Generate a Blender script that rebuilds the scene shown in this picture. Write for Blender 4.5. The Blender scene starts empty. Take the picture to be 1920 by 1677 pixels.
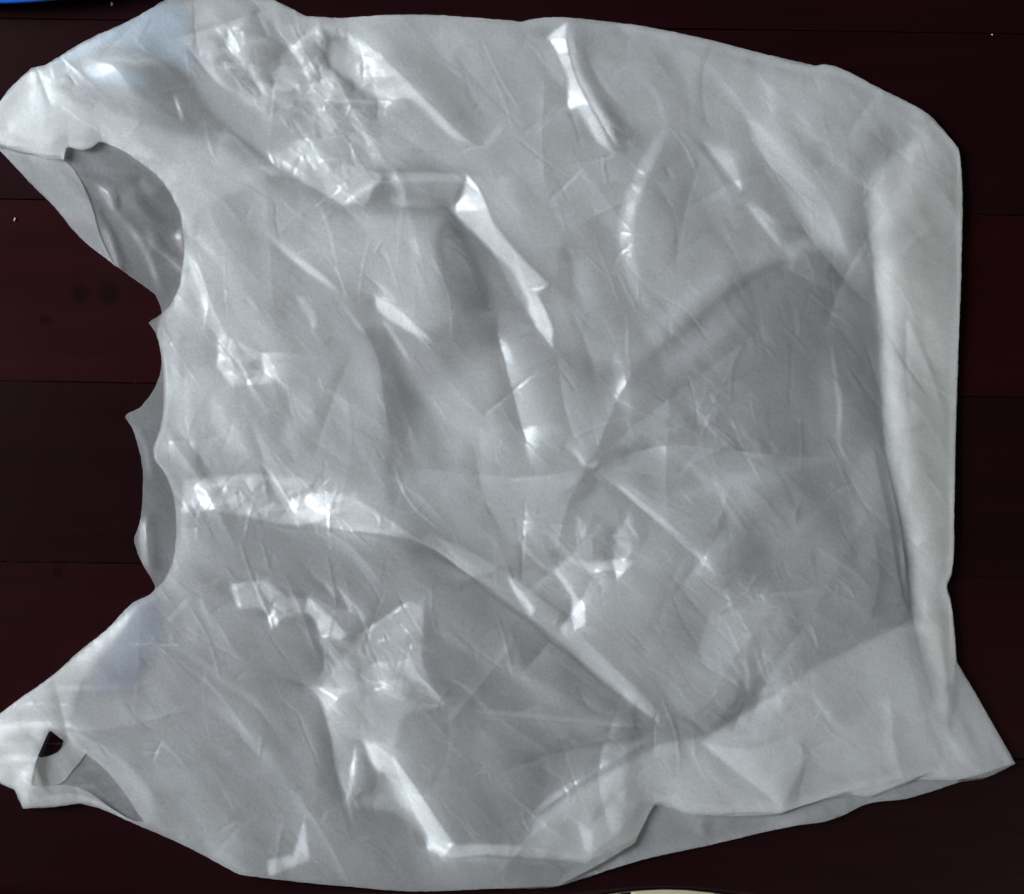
import bpy, math, random
import numpy as np
from mathutils import Vector
from mathutils.geometry import delaunay_2d_cdt

# ------------------------------------------------------------------ camera, light, exposure
scene = bpy.context.scene
MM = 0.00025                     # metres per photograph pixel on the table (1920 px = 0.48 m)
CAM_H = 1.0
def wx(px): return (px - 960.0) * MM
def wy(py): return (838.5 - py) * MM

cam_data = bpy.data.cameras.new('camera')
cam = bpy.data.objects.new('camera', cam_data)
scene.collection.objects.link(cam)
cam.location = (0, 0, CAM_H)
cam_data.sensor_width = 36.0
cam_data.lens = 36.0 * CAM_H / 0.48
cam_data.clip_start = 0.05
cam_data.clip_end = 20
scene.camera = cam

world = bpy.data.worlds.new('World')
scene.world = world
world.use_nodes = True
bg = world.node_tree.nodes['Background']
bg.inputs[0].default_value = (0.86, 0.92, 1.0, 1)
bg.inputs[1].default_value = 0.04

def area(name, loc, target, size, size_y, power, col):
    l = bpy.data.lights.new(name, 'AREA')
    l.shape = 'RECTANGLE'; l.size = size; l.size_y = size_y
    l.energy = power; l.color = col
    o = bpy.data.objects.new(name, l)
    scene.collection.objects.link(o)
    o.location = loc
    o.rotation_euler = (Vector(target) - Vector(loc)).to_track_quat('-Z', 'Y').to_euler()
    return o
area('window_light', (-1.6, 0.5, 0.95), (0, 0, 0), 0.75, 1.05, 151, (0.842, 0.924, 1.0))
area('room_light', (1.0, -1.5, 1.9), (0, 0, 0), 2.4, 2.0, 13, (1.0, 0.91, 0.77))

vs = scene.view_settings
vs.view_transform = 'Standard'; vs.look = 'None'; vs.gamma = 1.0; vs.exposure = 0.0
vs.use_curve_mapping = False
cy = scene.cycles
cy.max_bounces = 10; cy.diffuse_bounces = 5; cy.transparent_max_bounces = 24
cy.transmission_bounces = 8; cy.glossy_bounces = 3
cy.use_denoising = True; cy.denoiser = 'OPENIMAGEDENOISE'; cy.denoising_prefilter = 'ACCURATE'
cy.use_adaptive_sampling = True; cy.adaptive_threshold = 0.04
cy.sample_clamp_indirect = 3.0
cy.caustics_reflective = False; cy.caustics_refractive = False

rng = np.random.default_rng(7)

# ------------------------------------------------------------------ small helpers
def tag(o, label=None, cat=None, group=None, kind=None):
    if label: o['label'] = label
    if cat: o['category'] = cat
    if group: o['group'] = group
    if kind: o['kind'] = kind
    return o
def empty(name, loc=(0, 0, 0)):
    o = bpy.data.objects.new(name, None); o.empty_display_size = 0.05
    o.location = loc
    scene.collection.objects.link(o); return o
def mesh_np(name, verts, quads, mat, parent=None, smooth=True):
    me = bpy.data.meshes.new(name)
    verts = np.ascontiguousarray(verts, dtype=np.float32)
    quads = np.ascontiguousarray(quads, dtype=np.int32)
    nf, k = quads.shape
    me.vertices.add(len(verts)); me.vertices.foreach_set('co', verts.ravel())
    me.loops.add(nf * k); me.loops.foreach_set('vertex_index', quads.ravel())
    me.polygons.add(nf)
    me.polygons.foreach_set('loop_start', np.arange(0, nf * k, k, dtype=np.int32))
    me.polygons.foreach_set('use_smooth', np.full(nf, smooth))
    me.update(calc_edges=True); me.validate()
    me.materials.append(mat)
    o = bpy.data.objects.new(name, me); scene.collection.objects.link(o)
    if parent: o.parent = parent
    return o
def mesh_pd(name, verts, faces, mat, parent=None, smooth=False):
    me = bpy.data.meshes.new(name); me.from_pydata([tuple(v) for v in verts], [], faces); me.update()
    for p in me.polygons: p.use_smooth = smooth
    me.materials.append(mat)
    o = bpy.data.objects.new(name, me); scene.collection.objects.link(o)
    if parent: o.parent = parent
    return o

# ------------------------------------------------------------------ materials
def new_mat(name):
    m = bpy.data.materials.new(name); m.use_nodes = True
    nt = m.node_tree; nt.nodes.clear()
    out = nt.nodes.new('ShaderNodeOutputMaterial')
    return m, nt, out
def film_material(name='milky_polythene_film', tint=(0.976, 0.974, 0.966, 1)):
    m, nt, out = new_mat(name)
    N = nt.nodes.new; L = nt.links.new
    dif = N('ShaderNodeBsdfDiffuse'); trl = N('ShaderNodeBsdfTranslucent')
    dif.inputs['Color'].default_value = tint; trl.inputs['Color'].default_value = tint
    sc_ = N('ShaderNodeMixShader'); sc_.inputs[0].default_value = 0.845
    L(dif.outputs[0], sc_.inputs[1]); L(trl.outputs[0], sc_.inputs[2])
    tr = N('ShaderNodeBsdfTransparent'); tr.inputs['Color'].default_value = (0.99, 0.99, 0.99, 1)
    # scattering along the path through the film: longer when seen aslant
    lw = N('ShaderNodeLayerWeight'); lw.inputs['Blend'].default_value = 0.5
    mr = N('ShaderNodeMapRange'); mr.inputs['From Min'].default_value = 0; mr.inputs['From Max'].default_value = 0.8
    mr.inputs['To Min'].default_value = FILM_A; mr.inputs['To Max'].default_value = 0.96
    L(lw.outputs['Facing'], mr.inputs['Value'])
    at = N('ShaderNodeAttribute'); at.attribute_name = 'film'
    th = N('ShaderNodeMath'); th.operation = 'MULTIPLY'; L(mr.outputs[0], th.inputs[0]); L(at.outputs['Fac'], th.inputs[1])
    mx = N('ShaderNodeMixShader'); L(th.outputs[0], mx.inputs[0]); L(tr.outputs[0], mx.inputs[1]); L(sc_.outputs[0], mx.inputs[2])
    gl = N('ShaderNodeBsdfGlossy'); gl.inputs['Roughness'].default_value = 0.28
    gl.inputs['Color'].default_value = (1, 1, 1, 1)
    f5 = N('ShaderNodeMath'); f5.operation = 'POWER'; f5.inputs[1].default_value = 5.0; L(lw.outputs['Facing'], f5.inputs[0])
    fr = N('ShaderNodeMath'); fr.operation = 'MULTIPLY_ADD'; fr.inputs[1].default_value = 0.85; fr.inputs[2].default_value = 0.011; L(f5.outputs[0], fr.inputs[0])
    mg = N('ShaderNodeMixShader'); L(fr.outputs[0], mg.inputs[0]); L(mx.outputs[0], mg.inputs[1]); L(gl.outputs[0], mg.inputs[2])
    L(mg.outputs[0], out.inputs['Surface'])
    gm = N('ShaderNodeMath'); gm.operation = 'MULTIPLY'; L(fr.outputs[0], gm.inputs[0]); L(at.outputs['Fac'], gm.inputs[1]); L(gm.outputs[0], mg.inputs[0])
    return m
FILM_A = 0.46
M_film = film_material()
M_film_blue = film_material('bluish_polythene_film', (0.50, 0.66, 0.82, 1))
M_film_warm = film_material('warm_cast_polythene_film', (0.978, 0.964, 0.932, 1))  # warm cast of the room light put into the film colour
M_film_slate = film_material('slate_blue_polythene_film', (0.42, 0.47, 0.60, 1))  # blue-grey colour for the sheet by the lower handle

def wood_material():
    m, nt, out = new_mat('dark_varnished_wood')
    N = nt.nodes.new; L = nt.links.new
    geo = N('ShaderNodeNewGeometry'); oi = N('ShaderNodeObjectInfo')
    mp = N('ShaderNodeMapping'); mp.inputs['Scale'].default_value = (3.0, 42.0, 10.0)
    L(geo.outputs['Position'], mp.inputs['Vector'])
    n = N('ShaderNodeTexNoise'); n.inputs['Scale'].default_value = 2.2; n.inputs['Detail'].default_value = 7; n.inputs['Roughness'].default_value = 0.6
    L(mp.outputs[0], n.inputs['Vector'])
    cr = N('ShaderNodeValToRGB')
    cr.color_ramp.elements[0].position = 0.3; cr.color_ramp.elements[0].color = (0.0046, 0.0009, 0.0012, 1)
    cr.color_ramp.elements[1].position = 0.75; cr.color_ramp.elements[1].color = (0.0070, 0.0012, 0.0016, 1)
    L(n.outputs['Fac'], cr.inputs['Fac'])
    # dull smudges
    n2 = N('ShaderNodeTexNoise'); n2.inputs['Scale'].default_value = 9; n2.inputs['Detail'].default_value = 4
    L(geo.outputs['Position'], n2.inputs['Vector'])
    col = cr.outputs[0]
    # finger-sized dark stains with their own shape
    for (sx, sy, r) in ((152, 552, 22), (205, 552, 26), (84, 600, 13), (50, 628, 7), (108, 1074, 13)):
        vm = N('ShaderNodeVectorMath'); vm.operation = 'DISTANCE'
        vm.inputs[1].default_value = (wx(sx), wy(sy), 0.0)
        L(geo.outputs['Position'], vm.inputs[0])
        nz = N('ShaderNodeMath'); nz.operation = 'MULTIPLY_ADD'; nz.inputs[1].default_value = 0.010; L(n2.outputs['Fac'], nz.inputs[0]); L(vm.outputs['Value'], nz.inputs[2])
        rg = N('ShaderNodeMapRange'); rg.inputs['From Min'].default_value = r * MM * 0.55 + 0.005; rg.inputs['From Max'].default_value = r * MM * 1.15 + 0.005
        rg.inputs['To Min'].default_value = 0.45; rg.inputs['To Max'].default_value = 1.0
        L(nz.outputs[0], rg.inputs['Value'])
        mm = N('ShaderNodeVectorMath'); mm.operation = 'SCALE'
        L(col, mm.inputs[0]); L(rg.outputs[0], mm.inputs['Scale']); col = mm.outputs[0]
    pr = N('ShaderNodeBsdfPrincipled')
    tn = N('ShaderNodeMix'); tn.data_type = 'RGBA'; tn.blend_type = 'MULTIPLY'; tn.inputs[0].default_value = 1
    L(col, tn.inputs[6]); L(oi.outputs['Color'], tn.inputs[7])
    L(tn.outputs[2], pr.inputs['Base Color'])
    rr = N('ShaderNodeMapRange'); rr.inputs['To Min'].default_value = 0.18; rr.inputs['To Max'].default_value = 0.32
    L(n2.outputs['Fac'], rr.inputs['Value']); L(rr.outputs[0], pr.inputs['Roughness'])
    pr.inputs['Specular IOR Level'].default_value = 0.12
    bp = N('ShaderNodeBump'); bp.inputs['Strength'].default_value = 0.12; bp.inputs['Distance'].default_value = 0.001
    L(n.outputs['Fac'], bp.inputs['Height']); L(bp.outputs[0], pr.inputs['Normal'])
    L(pr.outputs[0], out.inputs['Surface'])
    return m
M_wood = wood_material()

def plain(name, col, rough=0.5, spec=0.5, noise=0.0, scale=30):
    m, nt, out = new_mat(name)
    N = nt.nodes.new; L = nt.links.new
    pr = N('ShaderNodeBsdfPrincipled'); pr.inputs['Roughness'].default_value = rough
    pr.inputs['Specular IOR Level'].default_value = spec
    tc = N('ShaderNodeNewGeometry'); n = N('ShaderNodeTexNoise'); n.inputs['Scale'].default_value = scale; n.inputs['Detail'].default_value = 5
    L(tc.outputs['Position'], n.inputs['Vector'])
    cr = N('ShaderNodeValToRGB')
    cr.color_ramp.elements[0].position = 0.3; cr.color_ramp.elements[1].position = 0.7
    cr.color_ramp.elements[0].color = tuple(c * (1 - noise) for c in col) + (1,)
    cr.color_ramp.elements[1].color = tuple(min(1, c * (1 + noise)) for c in col) + (1,)
    L(n.outputs['Fac'], cr.inputs['Fac']); L(cr.outputs[0], pr.inputs['Base Color'])
    L(pr.outputs[0], out.inputs['Surface'])
    return m
M_tile = plain('cream_tile', (0.62, 0.55, 0.38), 0.35, 0.5, 0.08, 25)
M_grout = plain('dark_grout', (0.035, 0.022, 0.016), 0.9, 0.2, 0.2, 60)
M_blue = plain('blue_plastic', (0.006, 0.075, 0.42), 0.35, 0.5, 0.05, 40)
M_lint = plain('pale_lint', (0.25, 0.21, 0.20), 0.9, 0.1, 0.1, 900)

# ------------------------------------------------------------------ floor and table
floor = mesh_pd('floor', [(-1.5, -1.5, -0.46), (1.5, -1.5, -0.46), (1.5, 1.5, -0.46), (-1.5, 1.5, -0.46)], [(0, 1, 2, 3)], M_grout)
tag(floor, kind='structure')
FS = 1.46                                       # the floor lies further from the lens than the table
tw, gap = 0.30, 0.007
tx0 = wx(1173) * FS - gap / 2
tile_me = None
ty_top = wy(1677) * FS + 0.16
for i in range(-5, 4):
    for j in range(-4, 3):
        x0 = tx0 + gap + i * (tw + gap); y1 = ty_top - j * (tw + gap)
        if tile_me is None:
            b = 0.0025
            vs_ = [(0, -tw, 0), (tw, -tw, 0), (tw, 0, 0), (0, 0, 0), (b, -tw + b, .006), (tw - b, -tw + b, .006), (tw - b, -b, .006), (b, -b, .006)]
            fs_ = [(4, 5, 6, 7), (0, 1, 5, 4), (1, 2, 6, 5), (2, 3, 7, 6), (3, 0, 4, 7)]
            o = mesh_pd('tile', vs_, fs_, M_tile, floor); tile_me = o.data
        else:
            o = bpy.data.objects.new('tile', tile_me); scene.collection.objects.link(o); o.parent = floor
        o.location = (x0, y1, -0.459)

ROT = math.radians(-0.92)                        # planks run very slightly downhill to the right
table = empty('wooden_table', (0, 0, -0.46))
tag(table, 'dark red-brown varnished plank table the bag lies on', 'table')
def plank_pt(x, y, z):                           # plank frame (pixels, left end at x = 0) -> table space
    dx, dy = wx(x), wy(y)
    x0, y0 = wx(0), wy(y)
    c, s = math.cos(ROT), math.sin(ROT)
    rx = (dx - x0); 
    return (x0 + rx * c, y0 + rx * s, z + 0.46)
def plank(y0, y1, x0=-700, x1=2700, notch=None):
    g = 0.45
    top = []; n = 60
    ya, yb = y0 + g, y1 - g
    xs = np.linspace(x0, x1, n + 1) if notch is None else np.unique(np.concatenate([np.linspace(x0, x1, n + 1), np.linspace(notch[0], notch[1], 40)]))
    r = np.random.default_rng(int(y0) + 5000)
    def edge(y, amp):
        e = np.cumsum(r.normal(0, amp, len(xs))); e -= np.linspace(e[0], e[-1], len(xs)); return y + np.clip(e, -1.2, 1.2)
    ea, eb = edge(ya, .25), edge(yb, .25)
    if notch is not None:
        t = np.clip((xs - notch[0]) / (notch[1] - notch[0]), 0, 1)
        eb = eb - notch[2] * np.sin(t * math.pi) ** 1.15
    bev = 0.9
    rows = []
    def row(y, z): rows.append([plank_pt(x, yy, z) for x, yy in zip(xs, y)])
    th = 0.024
    row(ea, -th); row(ea, -0.0008); row(ea + bev, 0.0)
    if notch is None:
        row(eb - bev, 0.0); row(eb, -0.0008); row(eb, -th)
    else:                                        # rounded front edge
        for a in np.linspace(0, math.pi / 2, 7):
            rad = 34 - 24 * np.sin(t * math.pi) ** .5; row(eb - rad + rad * math.sin(a), -14 * MM * (1 - math.cos(a)))
        row(eb, -th)
    m = len(xs); V = [p for rw in rows for p in rw]; F = []
    for k in range(len(rows) - 1):
        for i in range(m - 1):
            F.append((k * m + i, (k + 1) * m + i, (k + 1) * m + i + 1, k * m + i + 1))
    k = len(rows) - 1
    for i in range(m - 1): F.append((k * m + i, i, i + 1, k * m + i + 1))
    F.append(tuple(kk * m for kk in range(len(rows) - 1, -1, -1))); F.append(tuple(kk * m + m - 1 for kk in range(len(rows))))
    return mesh_pd('plank', V, F, M_wood, table)
PITCH = 340
yb = [714 - PITCH * k for k in range(8, 0, -1)] + [714, 1054, 1394, 1690]
for a, b in zip(yb[:-1], yb[1:]):
    o = plank(a, b, notch=(1010, 1515, 37) if b == 1690 else None)
    t = {374: (1.25, .8, .9), 714: (.72, .85, .85), 1054: (1.1, .85, .9), 1394: (.85, .9, .95)}.get(a, (.88, .86, .88))
    o.color = t + (1,)
for (lx, ly) in ((-560, -1700), (2560, -1700), (-560, 1500), (2560, 1540)):
    w = 0.025; X, Y = wx(lx), wy(ly)
    vs_ = [(X + sx * w * k, Y + sy * w * k, z) for z, k in ((0.0, .7), (0.43, 1.0)) for sx, sy in ((-1, -1), (1, -1), (1, 1), (-1, 1))]
    mesh_pd('leg', vs_, [(3, 2, 1, 0), (4, 5, 6, 7), (0, 1, 5, 4), (1, 2, 6, 5), (2, 3, 7, 6), (3, 0, 4, 7)], M_wood, table)
for ly in (-1700, 1500):
    X0, X1, Y = wx(-480), wx(2480), wy(ly)
    vs_ = [(x, Y + s * .012, z) for x in (X0, X1) for s, z in ((-1, .36), (1, .36), (1, .4345), (-1, .4345))]
    mesh_pd('rail', vs_, [(0, 1, 2, 3), (7, 6, 5, 4), (0, 4, 5, 1), (1, 5, 6, 2), (2, 6, 7, 3), (3, 7, 4, 0)], M_wood, table)

# ------------------------------------------------------------------ blue tray at the top left
def lathe(name, prof, n, mat, loc, parent=None):
    V = []; F = []; m = len(prof)
    for i in range(n):
        a = 2 * math.pi * i / n
        for r, z in prof: V.append((r * math.cos(a), r * math.sin(a), z))
    for i in range(n):
        j = (i + 1) % n
        for k in range(m - 1): F.append((i * m + k, j * m + k, j * m + k + 1, i * m + k + 1))
    o = mesh_pd(name, V, F, mat, parent, True); o.location = loc; return o
R0 = 1000 * MM
prof = [(0.0, 0.002), (R0 - .03, 0.002), (R0 - .022, .004), (R0 - .012, .014), (R0 - .010, .0152), (R0 - .004, .0158), (R0, .0145), (R0 + .0005, .0125), (R0 - .002, .0118), (R0 - .0065, .011), (R0 - .013, .002), (R0 - .02, 0.0004), (0.0, 0.0004)]
tray = lathe('plastic_tray', prof, 160, M_blue, (wx(-8), wy(-983), 0.0))
tag(tray, 'bright blue plastic tray edge in the top left corner', 'tray')

def lint(px, py, l, w, ang, label):
    V = []; F = []
    n = 8
    for i in range(n + 1):
        t = i / n; rr = w * math.sin(math.pi * (0.08 + 0.84 * t))
        cxp = px + (t - .5) * l * math.cos(ang) + 0.8 * math.sin(t * 5); cyp = py + (t - .5) * l * math.sin(ang)
        for k in range(6):
            a = k / 6 * 2 * math.pi
            V.append((wx(cxp - rr * math.sin(ang) * math.cos(a)) - wx(px), wy(cyp + rr * math.cos(ang) * math.cos(a)) - wy(py), (rr + rr * 0.8 * math.sin(a)) * MM))
    for i in range(n):
        for k in range(6):
            F.append((i * 6 + k, i * 6 + (k + 1) % 6, (i + 1) * 6 + (k + 1) % 6, (i + 1) * 6 + k))
    F.append(tuple(range(6))); F.append(tuple(n * 6 + k for k in range(5, -1, -1)))
    o = mesh_pd('lint_speck', V, F, M_lint, None, True); o.location = (wx(px), wy(py), 0.0002)
    tag(o, label, 'lint', 'pale lint specks on the table')
lint(210, 8, 8, 2.4, 1.35, 'pale lint speck between blue tray and bag, top left')
lint(28, 412, 7, 1.8, 1.5, 'pale lint speck on the table left of the upper handle')
lint(1860, 66, 5, 1.6, 0.4, 'tiny pale lint speck on the table, top right')

# ================================================================== THE BAG
# --- outline helpers (photograph pixels)
def smooth_outline(pts, closed=True, res=6.0, corner=45, jitter=0.35):
    P = np.array(pts, float); n = len(P); out = []
    def is_corner(i):
        a = P[i] - P[i - 1]; b = P[(i + 1) % n] - P[i]
        if not closed and (i == 0 or i == n - 1): return True
        ca = np.dot(a, b) / (np.linalg.norm(a) * np.linalg.norm(b) + 1e-9)
        return math.degrees(math.acos(max(-1, min(1, ca)))) > corner
    C = [is_corner(i) for i in range(n)]
    last = n if closed else n - 1
    for i in range(last):
        p1, p2 = P[i], P[(i + 1) % n]
        L = np.linalg.norm(p2 - p1)
        p0 = P[i - 1] if (closed or i > 0) else p1; p3 = P[(i + 2) % n] if (closed or i + 2 < n) else p2
        def tang(pa, pb, pc, cflag, seg):
            if cflag: return seg
            u = (pb - pa) / (np.linalg.norm(pb - pa) + 1e-9); v = (pc - pb) / (np.linalg.norm(pc - pb) + 1e-9)
            t = u + v; t /= (np.linalg.norm(t) + 1e-9); return t * L
        m1 = tang(p0, p1, p2, C[i], p2 - p1); m2 = tang(p1, p2, p3, C[(i + 1) % n], p2 - p1)
        k = max(1, int(L / res))
        for q in range(k):
            t = q / k
            out.append((2 * t**3 - 3 * t**2 + 1) * p1 + (t**3 - 2 * t**2 + t) * m1 + (-2 * t**3 + 3 * t**2) * p2 + (t**3 - t**2) * m2)
    out = np.array(out)
    if not closed: out = np.vstack([out, P[-1]])
    if jitter: out = out + rng.normal(0, jitter, out.shape)
    return out

def inside_grid(polys, X, Y):
    """even-odd scanline fill of several polygons on the regular grid X (columns) x Y (rows)"""
    res = np.zeros((len(Y), len(X)), bool)
    for poly in polys:
        a = poly; b = np.roll(poly, -1, axis=0)
        for r, y in enumerate(Y):
            hit = (a[:, 1] <= y) != (b[:, 1] <= y)
            if not hit.any(): continue
            xs = np.sort(a[hit, 0] + (y - a[hit, 1]) / (b[hit, 1] - a[hit, 1]) * (b[hit, 0] - a[hit, 0]))
            for k in range(0, len(xs) - 1, 2):
                i0, i1 = np.searchsorted(X, xs[k]), np.searchsorted(X, xs[k + 1])
                res[r, i0:i1] ^= True
    return res
def nearest_on_poly(pts, poly, closed=True):
    """distance, nearest point, side and arc parameter for points to a polyline"""
    a = poly if closed else poly[:-1]; b = np.roll(poly, -1, axis=0) if closed else poly[1:]
    best = np.full(len(pts), 1e18); near = np.zeros((len(pts), 2)); side = np.zeros(len(pts)); par = np.zeros(len(pts))
    for i in range(len(a)):
        d = b[i] - a[i]; L2 = d @ d + 1e-12
        t = np.clip(((pts - a[i]) @ d) / L2, 0, 1)
        q = a[i] + t[:, None] * d; e = pts - q
        dd = (e * e).sum(1); m = dd < best - 1e-9
        best[m] = dd[m]; near[m] = q[m]; par[m] = i + t[m]
        cr = d[0] * (pts[:, 1] - a[i][1]) - d[1] * (pts[:, 0] - a[i][0])     # > 0: right-hand side (image y down)
        side[m] = np.sign(cr[m])
    return np.sqrt(best), near, side, par

# --- outlines traced from the bag
BACK = [(330,-14),(420,-24),(505,-4),(575,30),(640,33),(720,28),(800,27),(880,32),(955,38),(978,40),(1000,35),(1050,32),(1100,36),(1200,48),(1320,72),(1430,100),(1530,123),(1545,120),(1566,124),(1650,165),(1740,213),(1764,237),(1798,277),(1804,325),(1804,480),(1800,600),(1795,760),(1790,950),(1786,1070),(1776,1100),(1784,1130),(1790,1180),(1795,1242),(1830,1300),(1870,1370),(1906,1433),(1850,1460),(1800,1468),(1740,1488),(1700,1499),(1632,1508),(1560,1538),(1480,1552),(1340,1584),(1200,1615),(1060,1660),(1045,1664),(900,1668),(770,1673),(650,1664),(560,1655),(450,1642),(440,1637),(350,1590),(240,1541),(190,1519),(150,1508),(100,1515),(42,1518),(25,1482),(0,1472),(-14,1440),(-18,1380),(-10,1345),(30,1315),(100,1265),(150,1220),(200,1180),(250,1130),(280,1115),(292,1103),
        (285,1090),(262,1050),(250,1018),(250,1008),(262,975),(266,930),(266,880),(258,840),(245,800),(233,783),(236,777),(262,765),(285,735),(298,705),(302,680),(299,650),(293,625),(300,600),(302,588),(300,575),(288,550),(225,505),(150,445),(100,385),(50,335),(-6,277),(-20,235),(-8,197),(20,163),(60,127),(85,122),(100,114),(140,90),(180,68),(230,45),(300,6)]
BACK_HOLE = [(95,1364),(110,1375),(126,1387),(119,1400),(113,1409),(102,1417),(86,1421),(66,1425),(74,1408),(83,1389)]
FRONT = [(330,-12),(420,-22),(505,-2),(575,31),(640,34),(720,29),(800,28),(880,33),(955,39),(978,41),(1000,36),(1050,33),(1100,37),(1200,49),(1320,73),(1430,101),(1530,124),(1545,121),(1566,125),(1650,166),(1740,214),(1764,238),(1797,278),(1803,325),(1803,480),(1799,600),(1794,760),(1789,950),(1785,1070),(1775,1100),(1783,1130),(1789,1180),(1794,1242),(1829,1300),(1869,1370),(1904,1432),(1850,1458),(1805,1461),(1745,1449),(1720,1458),(1634,1493),(1626,1492),(1590,1485),(1500,1512),(1463,1525),(1380,1523),(1340,1528),(1300,1525),(1240,1506),(1227,1507),(1215,1530),(1190,1580),(1110,1627),(1046,1661),(900,1667),(770,1671),(650,1662),(560,1653),(450,1640),(440,1635),(350,1588),(240,1539),(190,1517),(150,1506),(100,1513),(43,1516),(26,1480),(2,1470),(-12,1440),(-16,1380),(-8,1346),(30,1316),(100,1266),(150,1221),(200,1181),(250,1131),(280,1116),(292,1104),
         (308,1088),(322,1060),(330,1020),(331,980),(325,930),(310,890),(289,862),(286,843),(298,810),(305,780),(307,740),(306,700),(302,660),(291,622),(279,606),(284,601),(302,590),(318,575),(335,542),(345,490),(343,430),(330,383),(300,336),(250,296),(205,271),(186,267),(172,279),(155,283),(140,280),(126,274),(121,300),(95,298),(60,289),(20,279),(-6,268),(-18,235),(-6,198),(20,164),(60,128),(85,123),(100,115),(140,91),(180,69),(230,46),(300,7)]
FRONT_HOLE = [(96,1367),(120,1386),(160,1411),(200,1444),(240,1494),(262,1529),(277,1542),(250,1538),(215,1519),(160,1481),(120,1471),(74,1474),(60,1470),(72,1421),(82,1396)]
o_back = smooth_outline(BACK, corner=19); o_front = smooth_outline(FRONT, corner=19)
o_bhole = smooth_outline(BACK_HOLE, jitter=.2, corner=25); o_fhole = smooth_outline(FRONT_HOLE, jitter=.2)

# --- relief grid
ST = 2.5
GX = np.arange(-80, 2000, ST); GY = np.arange(-90, 1760, ST)
XX, YY = np.meshgrid(GX, GY)
G = np.zeros_like(XX)            # wanted slope towards the window (1 = about 24 degrees)
CR = np.zeros_like(XX)           # how crumpled the film is
def win(pts, pad):
    pts = np.asarray(pts, float)
    i0 = max(0, int((pts[:, 0].min() - pad - GX[0]) / ST)); i1 = min(len(GX), int((pts[:, 0].max() + pad - GX[0]) / ST) + 2)
    j0 = max(0, int((pts[:, 1].min() - pad - GY[0]) / ST)); j1 = min(len(GY), int((pts[:, 1].max() + pad - GY[0]) / ST) + 2)
    return slice(j0, j1), slice(i0, i1)
def sstep(t): t = np.clip(t, 0, 1); return t * t * (3 - 2 * t)
def mask_poly(pts, soft):
    pts = np.asarray(pts, float); w = win(pts, soft + 5)
    sub = np.stack([XX[w].ravel(), YY[w].ravel()], 1)
    d, _, _, _ = nearest_on_poly(sub, pts)
    ins = inside_grid([pts], GX[w[1]], GY[w[0]])
    sd = np.where(ins.ravel(), d, -d)
    return w, sstep(sd / (2 * soft) + 0.5).reshape(XX[w].shape)
def P(pts, v, soft=4, cr=0.0):
    w, m = mask_poly(pts, soft); G[w] += v * m
    if cr: CR[w] = np.maximum(CR[w], cr * m)
def S(pts, wd, v, soft=None, taper=True):
    """a stroke: soft band along a polyline, thinning at both ends"""
    pts = smooth_outline(pts, closed=False, jitter=0, res=10); soft = soft or wd * 0.45
    w = win(pts, wd + soft)
    sub = np.stack([XX[w].ravel(), YY[w].ravel()], 1)
    d, _, _, par = nearest_on_poly(sub, pts, False)
    t = par / (len(pts) - 1)
    hw = wd / 2 * (np.sin(np.pi * np.clip(t, 0, 1)) ** 0.6 * 0.9 + 0.1 if taper else 1.0)
    G[w] += (v * sstep((hw - d) / (2 * soft) + 0.5) * np.clip(hw * 2 / wd + .2, 0, 1)).reshape(XX[w].shape)
def E(pts, right, wr, left=0.0, wl=1.0, taper=True):
    """a crease: sharp at the line, fading away on either side (right / left of the walking direction)"""
    pts = smooth_outline(pts, closed=False, jitter=0, res=10)
    w = win(pts, max(wr, wl) + 4)
    sub = np.stack([XX[w].ravel(), YY[w].ravel()], 1)
    d, _, s, par = nearest_on_poly(sub, pts, False)
    t = par / (len(pts) - 1)
    amp = np.clip(np.minimum(t, 1 - t) * 5, 0, 1) if taper else 1.0
    amp = np.where((t <= 0) | (t >= 1), 0, amp)
    f = np.where(s > 0, right * np.clip(1 - d / wr, 0, 1) ** 1.3, left * np.clip(1 - d / wl, 0, 1) ** 1.3)
    G[w] += (f * amp).reshape(XX[w].shape)

#@@FEATURES
# ---- upper handle and crumpled shoulder
P([(-20,205),(60,130),(130,170),(230,205),(330,240),(420,268),(500,322),(500,348),(400,345),(310,330),(190,268),(120,292),(-20,268)], .45, 16)
S([(160,102),(230,102),(300,132),(380,165)], 26, -.6, 8); P([(225,125),(310,128),(400,165),(470,245),(505,322),(430,262),(340,226),(260,180)], -.95, 11)
S([(328,178),(338,205),(346,232)], 9, 1.0); S([(375,112),(405,150),(430,180),(482,192)], 14, .55)
P([(400,95),(440,112),(482,150),(490,190),(430,165),(405,130)], -.5, 4); P([(430,60),(455,95),(450,108),(425,95)], .9, 3)
P([(480,18),(500,65),(495,76),(450,60)], -.5, 4); P([(500,80),(525,95),(526,110),(500,126),(470,116),(480,85)], -.5, 4)
S([(468,122),(485,150),(503,178)], 12, .8, 3); S([(476,152),(500,178)], 7, .8, 2); P([(486,124),(516,146),(505,176),(480,150)], -.6, 3)
P([(513,150),(562,160),(548,173),(510,171)], .6, 3); P([(597,48),(636,70),(652,70),(640,122),(630,95),(618,130),(604,100)], -.7, 3)
P([(655,65),(700,95),(760,150),(850,240),(896,279),(850,262),(770,192),(730,190),(680,170),(640,135)], .65, 4)
E([(652,58),(700,92),(760,145),(850,235),(898,280)], 0, 1, -.35, 70)
P([(630,135),(660,160),(690,190),(640,200),(668,250),(622,200)], -.45, 4)
S([(500,180),(600,190),(700,192),(770,198)], 7, .6, 3); S([(520,200),(620,206)], 8, .4); S([(560,215),(665,257)], 10, .45); S([(590,245),(700,280),(780,300)], 12, .35)
S([(505,190),(580,200),(640,215)], 7, -.4, 3); S([(540,222),(640,262)], 9, -.35)
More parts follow.
